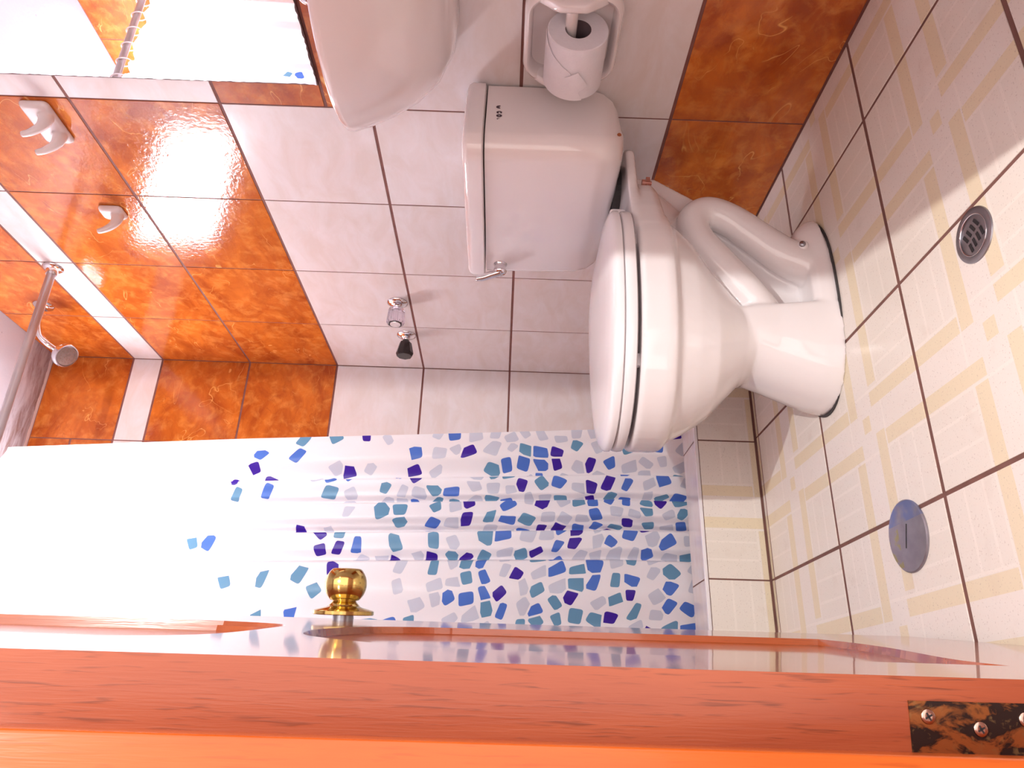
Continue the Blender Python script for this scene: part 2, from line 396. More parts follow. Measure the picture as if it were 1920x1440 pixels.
# front wall with the doorway (outside the frame, casts the door-jamb shadow)
bm = bmesh.new()
JR = -.538
boxm(bm, (JR, YF - .11, -.05), (.0, YF, ZC + .02)); boxm(bm, (XL, YF - .11, 2.02), (JR, YF, ZC + .02))
wall_front = tag(from_bm('wall_front', bm, 'plaster'), 'plastered wall around the bathroom doorway', None, None, 'structure')
bm = bmesh.new(); boxm(bm, (XL - .14, YF - .11, ZC), (.14, YB + .14, ZC + .06))
ceiling = tag(from_bm('ceiling', bm, 'ceiling'), 'pale lilac plaster ceiling with brown damp stains over the shower', None, None, 'structure')
# floor
bm = bmesh.new(); boxm(bm, (XL - .14, -2.2, -.10), (.14, YB + .14, -TT))
floor = tag(from_bm('floor', bm, 'floor_grout'), 'cream plaid floor tiles with dark brown joints', None, None, 'structure')
fr_floor = lambda u, v: Matrix(((1, 0, 0, u), (0, 1, 0, v), (0, 0, 1, -TT), (0, 0, 0, 1)))
fx = [-1.439, -1.123, -.807, -.489, -.174, .142]; fy = [-.837, -.515, -.193, .129, .451]
for a0, a1 in zip(fx, fx[1:]):
    for b0, b1 in zip(fy, fy[1:]):
        r = (max(a0, XL), max(b0, -.81), min(a1, 0), b1)
        lay(floor, fr_floor, r, .0030, .0042, 'floor_tile', (a0, b0))
for a0, a1 in zip(fx, fx[1:]):      # narrow cut strip in front of the kerb, and the shower floor
    lay(floor, fr_floor, (max(a0, XL), .4515, min(a1, 0), .4640), .002, .0012, 'floor_tile', (a0, .4515 - .12))
    for b0, b1 in ((.58, .886), (.886, YB)): lay(floor, fr_floor, (max(a0, XL), b0, min(a1, 0), b1), .002, .002, 'floor_tile', (a0, b0))
# shower kerb
KZ = .140
bm = bmesh.new(); boxm(bm, (XL, .464 + TT, -.002), (0, .58, KZ - TT))
kerb = tag(from_bm('shower_kerb', bm, 'floor_grout'), 'low tiled shower kerb under the blue printed curtain', 'kerb')
fr_kf = lambda u, v: Matrix(((1, 0, 0, u), (0, 0, -1, .464 + TT), (0, 1, 0, v), (0, 0, 0, 1)))
fr_kt = lambda u, v: Matrix(((1, 0, 0, u), (0, 1, 0, v), (0, 0, 1, KZ - TT), (0, 0, 0, 1)))
kx = [XL, -1.118, -.808, -.499, -.19, 0]
tile_floor('kerb_tile')
for a0, a1 in zip(kx, kx[1:]):
    ox = a0 if a1 - a0 > .25 else a1 - .309
    lay(kerb, fr_kf, (a0, 0.004, a1, KZ - .006), .0016, .0012, 'floor_tile', (ox, -.195))
    lay(kerb, fr_kt, (a0, .470, a1, .578), .0016, .0012, 'white')
bm = bmesh.new(); box(bm, ((XL) / 2, .4665, KZ - .002), (-XL, .008, .0075), None, .0018)
tag(from_bm('edge_trim', bm, 'metal_trim', kerb), 'white edge strip along the kerb top')

# window (behind the curtain)
bm = bmesh.new(); boxm(bm, (WIN[0] + .025, YB + .030, WIN[1] + .025), (WIN[2] - .025, YB + .036, WIN[3] - .025))
window_1 = empty('window_1', ((WIN[0] + WIN[2]) / 2, YB + .05, WIN[1])); tag(window_1, 'small high daylight window in the shower back wall', None, None, 'structure')
keep(from_bm('pane', bm, 'pane'), window_1)
bm = bmesh.new()
for r in subtract(WIN, (WIN[0] + .025, WIN[1] + .025, WIN[2] - .025, WIN[3] - .025)): boxm(bm, (r[0], YB + .004, r[1]), (r[2], YB + .065, r[3]))
keep(from_bm('frame', bm, 'window_frame_paint'), window_1)

# ------------------------------------------------------------------ toilet (a = distance from right wall, b = along wall from its axis)
YT = .085
def T(a, b, z): return Vector((-a, YT + b, z))
def egg(ab, af, w, z, n=64, ac=None, eb=2.6, ef=2.1, wb=None):
    ac = ac if ac is not None else ab + (af - ab) * .45
    r = []
    for k in range(n):
        th = 2 * math.pi * k / n; c, s = math.cos(th), math.sin(th)
        ex = ef if c >= 0 else eb
        la = (af - ac) if c >= 0 else (ac - ab)
        aa = ac + la * math.copysign(abs(c) ** (2 / ex), c); bb = w * math.copysign(abs(s) ** (2 / ex), s)
        r.append(T(aa, bb, z))
    return r
toilet = empty('toilet', (-.40, YT, 0)); tag(toilet, 'pale ceramic close-coupled toilet with closed lid beside the shower curtain', 'toilet')
def closed_part(bm_fn, name, mat, parent, voxel=.0035, smooth=5):
    bm = bmesh.new(); bm_fn(bm); bmesh.ops.recalc_face_normals(bm, faces=bm.faces)
    me = bpy.data.meshes.new(name); bm.to_mesh(me); bm.free()
    o = bpy.data.objects.new(name, me); COL.objects.link(o)
    md = o.modifiers.new('r', 'REMESH'); md.mode = 'VOXEL'; md.voxel_size = voxel
    ms = o.modifiers.new('s', 'SMOOTH'); ms.factor = .5; ms.iterations = smooth
    dg = bpy.context.evaluated_depsgraph_get(); me2 = bpy.data.meshes.new_from_object(o.evaluated_get(dg))
    bpy.data.objects.remove(o); me2.name = name
    o2 = link(name, me2, mat, None, True); keep(o2, parent); return o2
def bowl_shape(bm):
    # rim and bowl
    loft(bm, [egg(.235, .652, .168, .357), egg(.22, .657, .174, .352), egg(.22, .657, .175, .312), egg(.222, .654, .172, .300), egg(.235, .640, .156, .288),
              egg(.27, .622, .144, .255), egg(.325, .598, .126, .220, ac=.46), egg(.365, .565, .106, .188, ac=.46), egg(.400, .535, .090, .160, ac=.46), egg(.415, .515, .080, .13, ac=.46)])
    # rear deck: thin shelf under the cistern on a body that runs into the rim
    def deck(z, i): 
        pts = [(.075 + i, .080 - i), (.10 + i, .105 - i), (.20, .122 - i), (.30, .150 - i), (.40, .13 - i)]
        return [T(a, b, z) for a, b in pts] + [T(a, -b, z) for a, b in reversed(pts)]
    loft(bm, [deck(.343, .006), deck(.346, .0), deck(.358, .0), deck(.361, .003)])
    def body(z, i):
        pts = [(.158 + i, .070 - i), (.172 + i, .096 - i), (.20, .113 - i), (.25, .138 - i), (.30, .157 - i), (.40, .160 - i)]
        return [T(a, b, z) for a, b in pts] + [T(a, -b, z) for a, b in reversed(pts)]
    loft(bm, [body(.300, .018), body(.306, .006), body(.316, .0), body(.352, .0), body(.356, .004)])
    def hull(z, a0, w_): return egg(a0, .42, w_, z, ac=.30, eb=3.0)
    loft(bm, [hull(.33, .13, .075), hull(.29, .135, .068), hull(.25, .17, .055), hull(.20, .20, .045)])
    # narrow web behind the trap way
    poly = [(.105, .34), (.107, .293), (.150, .225), (.182, .18), (.205, .13), (.235, .06), (.235, .0), (.47, .0), (.47, .33)]
    loft(bm, [[T(a, -.036, z) for a, z in poly], [T(a, .036, z) for a, z in poly]])
    # exposed trap way on both flanks
    for s in (-1, 1):
        tube(bm, [T(.46, s * .040, .078), T(.42, s * .052, .112), T(.375, s * .063, .148), T(.315, s * .066, .196), T(.268, s * .066, .229), T(.228, s * .065, .232), T(.207, s * .063, .204), T(.222, s * .062, .160), T(.262, s * .062, .112), T(.298, s * .062, .068), T(.318, s * .058, .02)],
             [.031, .031, .031, .031, .031, .031, .031, .031, .032, .035, .04], 20, 6)
        # hump around the floor bolt
        rings = []
        for k in range(9):
            ph = k / 8 * math.pi / 2
            rings.append([T(.295 + .075 * math.cos(ph) * math.cos(u_), s * .062 + .040 * math.cos(ph) * math.sin(u_), .008 + .050 * math.sin(ph)) for u_ in [2 * math.pi * j / 24 for j in range(24)]])
        rings[-1] = [p.lerp(T(.295, s * .062, .058), .98) for p in rings[-1]]
        loft(bm, rings)
    # foot and front pedestal
    loft(bm, [egg(.212, .580, .103, .0, eb=2.8), egg(.212, .580, .103, .014, eb=2.8), egg(.218, .573, .098, .030, eb=2.8), egg(.24, .56, .088, .038, eb=2.8)])
    loft(bm, [egg(.405, .580, .103, .0, ac=.44, eb=9, ef=2.2), egg(.405, .573, .100, .03, ac=.44, eb=9, ef=2.2), egg(.408, .556, .096, .07, ac=.44, eb=9, ef=2.2), egg(.410, .540, .091, .105, ac=.44, eb=9, ef=2.2),
              egg(.413, .524, .091, .14, ac=.44, eb=9, ef=2.2), egg(.418, .520, .090, .168, ac=.44, eb=9, ef=2.2), egg(.43, .522, .078, .19, ac=.44, eb=6, ef=2.2)])
bowl = closed_part(bowl_shape, 'bowl', 'ceramic_white', toilet, .0034, 5)
# thin dark seal at the floor
bm = bmesh.new(); loft(bm, [egg(.208, .5845, .107, .0004, eb=2.8), egg(.208, .5845, .107, .0032, eb=2.8)])
keep(from_bm('floor_seal', bm, 'rubber_seal'), toilet)
# seat ring and lid
def seat_out(i, z): return egg(.238 + i, .658 - i, .179 - i, z, 72, ac=.41, eb=3.2, ef=2.05)
bm = bmesh.new(); loft(bm, [seat_out(.006, .3635), seat_out(.001, .366), seat_out(0, .372), seat_out(.001, .380), seat_out(.004, .3835)])
seat = keep(from_bm('seat', bm, 'seat_plastic', None, False, 50), toilet)
bm = bmesh.new(); loft(bm, [seat_out(.004, .3845), seat_out(.0, .387), seat_out(0, .394), seat_out(.004, .399), seat_out(.014, .4030), seat_out(.035, .4065), seat_out(.07, .409), seat_out(.12, .411)])
seat_lid = keep(from_bm('seat_lid', bm, 'seat_plastic', None, False, 50), toilet)
for s in (-1, 1):
    bm = bmesh.new(); box(bm, T(.243, s * .075, .378), (.034, .040, .030), None, .006); hinge_b = keep(from_bm('seat_hinge', bm, 'seat_plastic', None, True), toilet)
    for a_ in (.33, .55):
        bm = bmesh.new(); box(bm, T(a_, s * .142 if a_ < .5 else s * .12, .3605), (.022, .012, .010), None, .002); keep(from_bm('seat_bumper', bm, 'seat_plastic'), toilet)
# cistern
def cis(z, i, hb, hf, af, ab=.006, rc=.034):
    # rounded trapezoid section, narrower at the wall
    pts = []
    cor = [((af - i), (hf - i), rc), ((ab + i), (hb - i), .012)]
    for sgn in (1, -1):
        seq = cor if sgn == 1 else cor[::-1]
        for (a, b, r) in seq:
            for k in range(9):
                if sgn == 1: th = (math.pi / 2) * (k / 8) + (0 if a > .05 else math.pi / 2)
                else: th = (math.pi / 2) * (k / 8) + (math.pi if a < .05 else 1.5 * math.pi)
                ca = a - r if a > .05 else a + r
                pts.append((ca + r * math.cos(th), (b - r) * sgn + r * math.sin(th)))
    return [T(p[0] + (0.010 * (1 - (p[1] / hf) ** 2) if p[0] > .1 else 0), p[1], z) for p in pts]
bm = bmesh.new()
loft(bm, [cis(.372, .060, .17, .205, .188), cis(.374, .042, .168, .203, .186), cis(.380, .026, .167, .202, .186), cis(.391, .013, .166, .201, .187), cis(.408, .004, .165, .2010, .188), cis(.43, 0, .165, .2015, .188), cis(.50, 0, .167, .2045, .190), cis(.58, 0, .168, .2055, .191), cis(.624, 0, .168, .2055, .191)])
tank = keep(from_bm('cistern', bm, 'ceramic', None, False, 35), toilet)
bm = bmesh.new()
loft(bm, [cis(.6265, .004, .172, .211, .198), cis(.629, 0, .174, .213, .200), cis(.652, 0, .174, .213, .200), cis(.659, .003, .174, .213, .200), cis(.6635, .011, .174, .213, .200), cis(.6645, .03, .174, .213, .200)])
keep(from_bm('cistern_lid', bm, 'ceramic', None, False, 60), toilet)
# lever
lev = empty('flush_lever', (-.20, .238, .594)); keep(lev, toilet)
bm = bmesh.new(); lathe(bm, [(.0, 0), (.0150, 0), (.0150, .004), (.0115, .007), (.0110, .012), (.0140, .016), (.0145, .022), (.010, .028), (.0, .030)], (-.190, .240, .594), (-1, 0, 0), 28)
def sub(o, par): o.parent = par; o.matrix_parent_inverse = (Matrix.Translation(toilet.location) @ par.matrix_parent_inverse @ Matrix.Translation(par.location)).inverted(); return o
bpy.context.view_layer.update()
def keepw(o, par): 
    bpy.context.view_layer.update(); o.parent = par; o.matrix_parent_inverse = par.matrix_world.inverted(); return o
tag(keepw(from_bm('lever_boss', bm, 'chrome', None, True), lev), 'round chrome boss')
bm = bmesh.new(); tube(bm, [(-.212, .240, .594), (-.217, .242, .608), (-.221, .246, .622), (-.224, .248, .634), (-.226, .249, .645)], [.0100, .0088, .0080, .0076, .0062], 16, 6)
tag(keepw(from_bm('lever_arm', bm, 'chrome', None, True), lev), 'chrome arm')
# maker's mark on the flank of the cistern
def flank(al, z, off=.0008):     # point on the near flank
    b = -(.168 + (.2055 - .168) * (al - .018) / .139)
    return T(al, b - off, z)
mk = empty('maker_mark', flank(.115, .602)); keepw(mk, toilet)
def glyph(bm, c, r0, r1, a0, a1, n=20):
    A = [(c[0] + r1 * math.cos(a0 + (a1 - a0) * k / n), c[1] + r1 * 1.15 * math.sin(a0 + (a1 - a0) * k / n)) for k in range(n + 1)]
    B = [(c[0] + r0 * math.cos(a0 + (a1 - a0) * k / n), c[1] + r0 * 1.15 * math.sin(a0 + (a1 - a0) * k / n)) for k in range(n + 1)]
    va = [bm.verts.new(flank(*p)) for p in A]; vb = [bm.verts.new(flank(*p)) for p in B]
    for k in range(n): bm.faces.new((va[k], va[k + 1], vb[k + 1], vb[k]))
for args in (((.083, .6015), .0010, .0050, -.4, 3.6), ((.100, .6010), .0016, .0044, .3, 5.6), ((.1105, .6010), .0012, .0046, 0, 6.283), ((.1205, .6025), .001, .0022, 0, 4.5)):
    bm = bmesh.new(); glyph(bm, *args); keepw(from_bm('printed_letter', bm, 'logo_ink'), mk)
# rust fleck under the cistern, floor bolt caps, tank bolts
bm = bmesh.new(); lathe(bm, [(0, 0), (.004, 0), (.0035, .0008), (0, .001)], flank(.155, .390, .0), (0, -1, 0), 10)
keepw(from_bm('rust_fleck', bm, 'rust'), toilet)
for s in (-1, 1):
    bc = empty('floor_bolt', T(.295, s * .098, .045)); keepw(bc, toilet)
    bm = bmesh.new(); lathe(bm, [(0, -.02), (.0105, -.02), (.0105, .003), (.008, .0065), (.0, .0072)], T(.295, s * .092, .046), (0, s * 1.0, .35), 24)
    keepw(from_bm('bolt_collar', bm, 'ceramic_white', None, True), bc)
    bm = bmesh.new(); lathe(bm, [(0, 0), (.0058, 0), (.0052, .003), (.0, .0035)], T(.295, s * .0985, .0485), (0, s * 1.0, .35), 20)
    tag(keepw(from_bm('bolt_head', bm, 'dull_steel', None, True), bc), 'dark steel bolt head')
    bm = bmesh.new(); lathe(bm, [(0, 0), (.007, 0), (.007, .006), (.004, .006), (.004, .018), (0, .018)], T(.165, s * .092, .331), (0, 0, -1), 12)
    box(bm, T(.165, s * .092, .319), (.026, .006, .008), None, .001)
    tag(keepw(from_bm('tank_bolt', bm, 'copper_bolt'), toilet), 'copper wing nut')
bm = bmesh.new(); lathe(bm, [(0, 0), (.05, 0), (.05, .016), (0, .016)], T(.115, 0, .3605), (0, 0, 1), 32); keepw(from_bm('tank_gasket', bm, 'rubber_seal'), toilet)

# ------------------------------------------------------------------ shower curtain, rod, rings
FOLD = [(.0, .004), (.08, -.010), (.155, .014), (.168, -.016), (.22, -.004), (.238, .016), (.252, -.016), (.30, -.022), (.325, -.002), (.338, .022), (.350, -.012), (.40, -.004), (.432, .018), (.446, -.014), (.53, -.020), (.64, .002), (.70, .022), (.715, -.014), (.82, .0), (.88, .018), (.895, -.014), (1.0, .006)]
def fold(s):
    for (a, b), (c, d) in zip(FOLD, FOLD[1:]):
        if s <= c:
            k = (s - a) / (c - a); k = k * k * (3 - 2 * k); return b + (d - b) * k
    return FOLD[-1][1]
RODY, RODZ = .625, 1.818
def curtain():
    me = bpy.data.meshes.new('shower_curtain'); NS, NZ = 300, 70
    z0, z1 = .055, 1.795
    V, U = [], []
    for j in range(NZ + 1):
        z = z0 + (z1 - z0) * j / NZ
        xr = -.414 - .064 * max(0, (z - .30)) - .012 * max(0, z - 1.2); xl = XL + .012
        amp = .55 + .75 * (1 - j / NZ)
        L = 0; prev = None
        for i in range(NS + 1):
            s = i / NS
            x = xr + (xl - xr) * s
            y = RODY + amp * fold(s) + .010 * math.sin(7 * s + 1.3 * z) * (1 - j / NZ)
            zz = z - (.010 * abs(math.sin(math.pi * (s * 9 + .5))) if j == NZ else 0)
            if prev: L += math.hypot(x - prev[0], y - prev[1])
            prev = (x, y); V.append((x, y, zz)); U.append((L * (1.0), z))
    F = [(j * (NS + 1) + i, j * (NS + 1) + i + 1, (j + 1) * (NS + 1) + i + 1, (j + 1) * (NS + 1) + i) for j in range(NZ) for i in range(NS)]
    me.from_pydata(V, [], F); uvl = me.uv_layers.new(name='UVMap')
    for lp in me.loops: uvl.data[lp.index].uv = U[lp.vertex_index]
    me.update(); return tag(link('shower_curtain', me, 'curtain', None, True), 'white shower curtain printed with blue, teal and violet mosaic chips', 'shower curtain')
curtain_o = curtain()
rod = empty('curtain_rod', (-.6, RODY, RODZ)); tag(rod, 'grey metal shower curtain rod fixed to the tiled wall', 'curtain rod')
bm = bmesh.new(); lathe(bm, [(0, 0), (.0112, 0), (.0112, -XL - .008), (0, -XL - .008)], (-.004, RODY, RODZ), (-1, 0, 0), 24)
keepw(from_bm('rod_tube', bm, 'rod_metal', None, False, 50), rod)
for x_, ax in ((-.0005, -1), (XL + .0005, 1)):
    bm = bmesh.new(); lathe(bm, [(0, 0), (.027, 0), (.027, .003), (.021, .007), (.0155, .009), (.0145, .022), (.0135, .024), (0, .024)], (x_, RODY, RODZ), (ax, 0, 0), 32)
    keepw(from_bm('rod_flange', bm, 'chrome', None, False, 60), rod)
for k in range(9):
    x_ = -.57 - k * .068
    bm = bmesh.new(); pts = []
    n = 28
    rings = []
    for i in range(n):
        th = 2 * math.pi * i / n; c = Vector((x_ + .004 * math.sin(th), RODY + .017 * math.cos(th), RODZ - .008 + .023 * math.sin(th))); rad = Vector((0, math.cos(th), math.sin(th)))
        rings.append([c + rad * .0019 * math.cos(2 * math.pi * j / 8) + Vector((1, 0, 0)) * .0019 * math.sin(2 * math.pi * j / 8) for j in range(8)])
    rings.append(rings[0]); loft(bm, rings, False, False); bmesh.ops.remove_doubles(bm, verts=bm.verts, dist=1e-5)
    tag(from_bm('curtain_ring', bm, 'ring_plastic', None, True), 'white plastic ring holding the curtain to the rod', 'curtain ring', 'curtain rings on the rod')

# ------------------------------------------------------------------ shower head and valves
sh = empty('wall_shower', (0, .841, 1.964)); tag(sh, 'round chrome shower head on a short arm high in the corner', 'shower head')
bm = bmesh.new(); lathe(bm, [(0, 0), (.029, 0), (.028, .004), (.018, .010), (.011, .012), (0, .012)], (-.0002, .841, 1.964), (-1, 0, 0), 32); keepw(from_bm('wall_flange', bm, 'chrome', None, False, 60), sh)
HC = Vector((-.128, .898, 1.905)); HD = Vector((-.50, -.28, -.82)).normalized()
bm = bmesh.new(); tube(bm, [(0, .841, 1.964), (-.045, .843, 1.968), (-.085, .856, 1.962), (-.108, .874, 1.942), tuple(HC - HD * .028)], .0085, 14, 6); keepw(from_bm('shower_arm', bm, 'chrome', None, True), sh)
bm = bmesh.new(); lathe(bm, [(0, -.03), (.010, -.03), (.013, -.022), (.013, -.014), (.022, -.008), (.034, .008), (.0365, .014), (.0365, .026), (.034, .030), (.031, .030), (.030, .027), (0, .027)], HC, HD, 40); keepw(from_bm('spray_bell', bm, 'chrome', None, False, 40), sh)
bm = bmesh.new(); lathe(bm, [(0, .0268), (.030, .0268), (.0285, .0295), (.0, .031)], HC, HD, 36); face = keepw(from_bm('spray_face', bm, 'spray_plate', None, False, 50), sh)
u_ = HD.orthogonal().normalized(); v_ = HD.cross(u_)
for rr, nn in ((.010, 6), (.020, 12)):
    for k in range(nn):
        th = 2 * math.pi * k / nn; c = HC + HD * .0295 + (u_ * math.cos(th) + v_ * math.sin(th)) * rr
        bm = bmesh.new(); lathe(bm, [(0, 0), (.0016, 0), (.0012, .003), (0, .0032)], c, HD, 8); keepw(from_bm('nozzle', bm, 'chrome'), face)
def valve(y, z, mat, label, faceted):
    r = empty('shower_valve', (0, y, z)); tag(r, label, 'shower valve')
    bm = bmesh.new(); lathe(bm, [(0, 0), (.0300, 0), (.0295, .004), (.020, .010), (.0125, .013), (.0105, .020), (0, .020)], (-.0002, y, z), (-1, 0, 0), 36); keepw(from_bm('escutcheon', bm, 'chrome', None, False, 60), r)
    bm = bmesh.new(); lathe(bm, [(0, .018), (.007, .018), (.007, .031), (0, .031)], (0, y, z), (-1, 0, 0), 20); keepw(from_bm('stem', bm, 'chrome' if not faceted else 'black_plastic', None, False, 40), r)
    bm = bmesh.new(); seg = 8 if faceted else 48
    rings = []
    prof = [(.0165, .027), (.0185, .029), (.0262, .060), (.0270, .065), (.0235, .075)] if faceted else [(.0215, .024), (.0235, .026), (.0262, .060), (.0262, .066), (.0235, .070)]
    for rad, h in prof:
        rings.append([Vector((-h, y, z)) + Vector((0, math.cos(2 * math.pi * k / seg), math.sin(2 * math.pi * k / seg))) * (rad * (1 if faceted or k % 4 < 2 else .93)) for k in range(seg)])
    loft(bm, rings); keepw(from_bm('handle', bm, mat, None, False, 25), r)
    if not faceted:
        bm = bmesh.new(); lathe(bm, [(0, .0702), (.0165, .0702), (.0150, .0732), (0, .0738)], (0, y, z), (-1, 0, 0), 28); keepw(from_bm('index_cap', bm, 'chrome', None, False, 50), r)
        bm = bmesh.new(); lathe(bm, [(.0168, .0700), (.0184, .0700), (.0184, .0724), (.0168, .0724), (.0168, .0700)], (0, y, z), (-1, 0, 0), 32); keepw(from_bm('index_ring', bm, 'black_plastic'), r)
valve(.751, .895, 'acrylic', 'shower valve with clear fluted acrylic handle on the pale tiles', False)
valve(.950, .891, 'black_plastic', 'shower valve with black faceted handle nearest the corner', True)

# ------------------------------------------------------------------ mirror, basin, paper holder, robe hooks
mir = empty('wall_mirror', (-.003, -.38, .945)); tag(mir, 'frameless wall mirror above the basin reflecting the shower curtain', 'mirror')
MY0, MY1, MZ0, MZ1 = -.695, -.060, .947, 1.85
bm = bmesh.new(); boxm(bm, (-.0045, MY0, MZ0), (-.0002, MY1, MZ1)); keepw(from_bm('mirror_back', bm, 'mirror_edge'), mir)
bm = bmesh.new()
# silvered face with a slightly eaten edge
ys = [MY0 + (MY1 - MY0) * k / 90 for k in range(91)]
rnd = random.Random(3)
loop = [(y, MZ0 + .0015 + rnd.uniform(0, .0022)) for y in ys] + [(MY1 - .0015 - rnd.uniform(0, .0022), MZ0 + (MZ1 - MZ0) * k / 110) for k in range(1, 111)] + [(MY0, MZ1)]
loft(bm, [[Vector((-.0046, a, b)) for a, b in loop], [Vector((-.0052, a, b)) for a, b in loop]]); keepw(from_bm('mirror_glass', bm, 'mirror'), mir)

SYC = -.32
def bas(sa, sb, z, n=72, front=2.25):
    # basin section: flat against the wall, rounded D in plan; sa half width along wall, sb projection
    r = []
    for k in range(n):
        th = math.pi * k / (n - 1)
        c, s = math.cos(th), math.sin(th)
        r.append(Vector((-.001 - sb * (abs(s) ** (2 / front)), SYC + sa * math.copysign(abs(c) ** (2 / front), c), z)))
    return r
basin = empty('wash_basin', (-.10, SYC, .67)); tag(basin, 'pale ceramic wash basin on the wall below the mirror', 'basin')
bm = bmesh.new()
SA, SB = .252, .247
loft(bm, [bas(.09, .09, .672), bas(.13, .125, .678), bas(.175, .165, .702), bas(.208, .198, .738), bas(.230, .222, .778), bas(.244, .238, .815), bas(SA, SB, .840), bas(SA, SB + .001, .848), bas(SA - .004, SB - .004, .853),
          bas(SA - .03, SB - .035, .854), bas(SA - .045, SB - .05, .843), bas(SA - .075, SB - .08, .79), bas(SA - .13, SB - .13, .735), bas(.06, .08, .71)])
keepw(from_bm('basin_bowl', bm, 'ceramic', None, False, 55), basin)
bm = bmesh.new(); lathe(bm, [(0, 0), (.022, 0), (.02, .02), (.013, .03), (.013, .07), (.02, .075), (.018, .095), (0, .10)], (-.030, SYC, .853), (0, 0, 1), 24); tube(bm, [(-.03, SYC, .89), (-.06, SYC, .905), (-.09, SYC, .90), (-.098, SYC, .88)], .010, 14, 6)
tag(keepw(from_bm('tap', bm, 'chrome', None, True), basin), 'chrome tap')

# paper holder: ceramic tray with rounded rim, near arm carries the spindle
HY0, HY1, HZ0, HZ1 = -.300, -.120, .400, .562
def rr(y0, y1, z0, z1, r, x, n=8):
    pts = []
    for (cy, cz, a0) in ((y1 - r, z1 - r, 0), (y0 + r, z1 - r, 90), (y0 + r, z0 + r, 180), (y1 - r, z0 + r, 270)):
        for k in range(n + 1):
            th = math.radians(a0 + 90 * k / n); pts.append(Vector((x, cy + r * math.cos(th), cz + r * math.sin(th))))
    return pts
ph = empty('toilet_paper_holder', (0, -.19, .40)); tag(ph, 'ceramic toilet paper holder on the tiled wall above the cistern side', 'paper holder')
bm = bmesh.new()
def RR(i, x, r): return rr(HY0 + i, HY1 - i, HZ0 + i, HZ1 - i, r, x)
loft(bm, [RR(.004, -.0002, .034), RR(.0, -.006, .038), RR(.0, -.030, .038), RR(.003, -.038, .036), RR(.007, -.041, .033), RR(.011, -.038, .030), RR(.015, -.012, .026), RR(.03, -.007, .02)])
keepw(from_bm('tray', bm, 'ceramic', None, False, 60), ph)
for (ya, yb2) in ((HY0 - .002, HY0 + .020), (HY1 - .016, HY1 + .000)):
    bm = bmesh.new()
    loft(bm, [rr(ya, yb2, HZ0 + .020, HZ1 - .018, .007, -.020), rr(ya, yb2, HZ0 + .028, HZ1 - .022, .007, -.038), rr(ya + .001, yb2 - .001, .438, .530, .007, -.046), rr(ya + .001, yb2 - .001, .452, .518, .007, -.055), rr(ya + .003, yb2 - .003, .460, .510, .006, -.061), rr(ya + .007, yb2 - .007, .468, .502, .003, -.064)])
    keepw(from_bm('arm', bm, 'ceramic', None, False, 50), ph)
bm = bmesh.new(); lathe(bm, [(0, 0), (.010, 0), (.010, HY1 - HY0 - .01), (0, HY1 - HY0 - .01)], (-.050, HY0 + .010, .4855), (0, 1, 0), 24)
tag(keepw(from_bm('spindle', bm, 'ceramic', None, False, 50), ph), 'pale plastic spindle')
roll = empty('toilet_paper_roll', (-.054, -.20, .474)); tag(roll, 'white toilet paper roll with a folded loose end', 'toilet paper')
RC = Vector((-.0580, 0, .474)); RY0, RY1, RR_ = -.2520, -.1480, .0500
bm = bmesh.new(); lathe(bm, [(.0215, 0), (.0485, .0), (RR_, .0015), (RR_, RY1 - RY0 - .0015), (.0485, RY1 - RY0), (.0215, RY1 - RY0), (.0215, 0)], (RC.x, RY0, RC.z), (0, 1, 0), 64)
# lathe caps close the axis; remove them
bm.faces.ensure_lookup_table()
for f in [f for f in bm.faces if len(f.verts) > 8]: bm.faces.remove(f)
keepw(from_bm('paper', bm, 'tissue', None, False, 40), roll)
bm = bmesh.new(); lathe(bm, [(.0214, 0), (.0205, 0), (.0205, RY1 - RY0), (.0214, RY1 - RY0), (.0214, 0)], (RC.x, RY0 + .0003, RC.z), (0, 1, 0), 40)
for f in [f for f in bm.faces if len(f.verts) > 8]: bm.faces.remove(f)
tag(keepw(from_bm('cardboard_core', bm, 'tissue_core', None, True), roll), 'dark cardboard core')
# folded loose end: pointed flap lying on the outside of the roll
def onroll(th, y, off): return Vector((RC.x - (RR_ + off) * math.cos(th), y, RC.z + (RR_ + off) * math.sin(th)))
def flap(name, poly, off, mat='tissue'):
    bm = bmesh.new(); n = 14
    (a, b, c, d) = poly
    g = []
    for i in range(n + 1):
        row = []
        for j in range(n + 1):
            s, t_ = i / n, j / n
            th = (a[0] * (1 - s) + b[0] * s) * (1 - t_) + (d[0] * (1 - s) + c[0] * s) * t_
            y = (a[1] * (1 - s) + b[1] * s) * (1 - t_) + (d[1] * (1 - s) + c[1] * s) * t_
            row.append((th, y))
        g.append(row)
    top = [[bm.verts.new(onroll(*q, off + .0009)) for q in r] for r in g]; bot = [[bm.verts.new(onroll(*q, off)) for q in r] for r in g]
    for L_, fl in ((top, 0), (bot, 1)):
        for i in range(n):
            for j in range(n):
                q = (L_[i][j], L_[i + 1][j], L_[i + 1][j + 1], L_[i][j + 1]); bm.faces.new(q if fl else q[::-1])
    rim = [(i, 0) for i in range(n)] + [(n, j) for j in range(n)] + [(i, n) for i in range(n, 0, -1)] + [(0, j) for j in range(n, 0, -1)]
    for (i, j), (k, l) in zip(rim, rim[1:] + rim[:1]): bm.faces.new((top[i][j], top[k][l], bot[k][l], bot[i][j]))
    keepw(from_bm(name, bm, mat, None, False, 50), roll)
flap('loose_sheet', ((1.6, RY0 + .002), (.20, -.208), (-.30, RY1 - .001), (1.6, RY1 - .001)), .0010)
flap('folded_tip', ((.34, -.198), (-.06, -.212), (-.42, -.182), (-.02, -.164)), .0030)

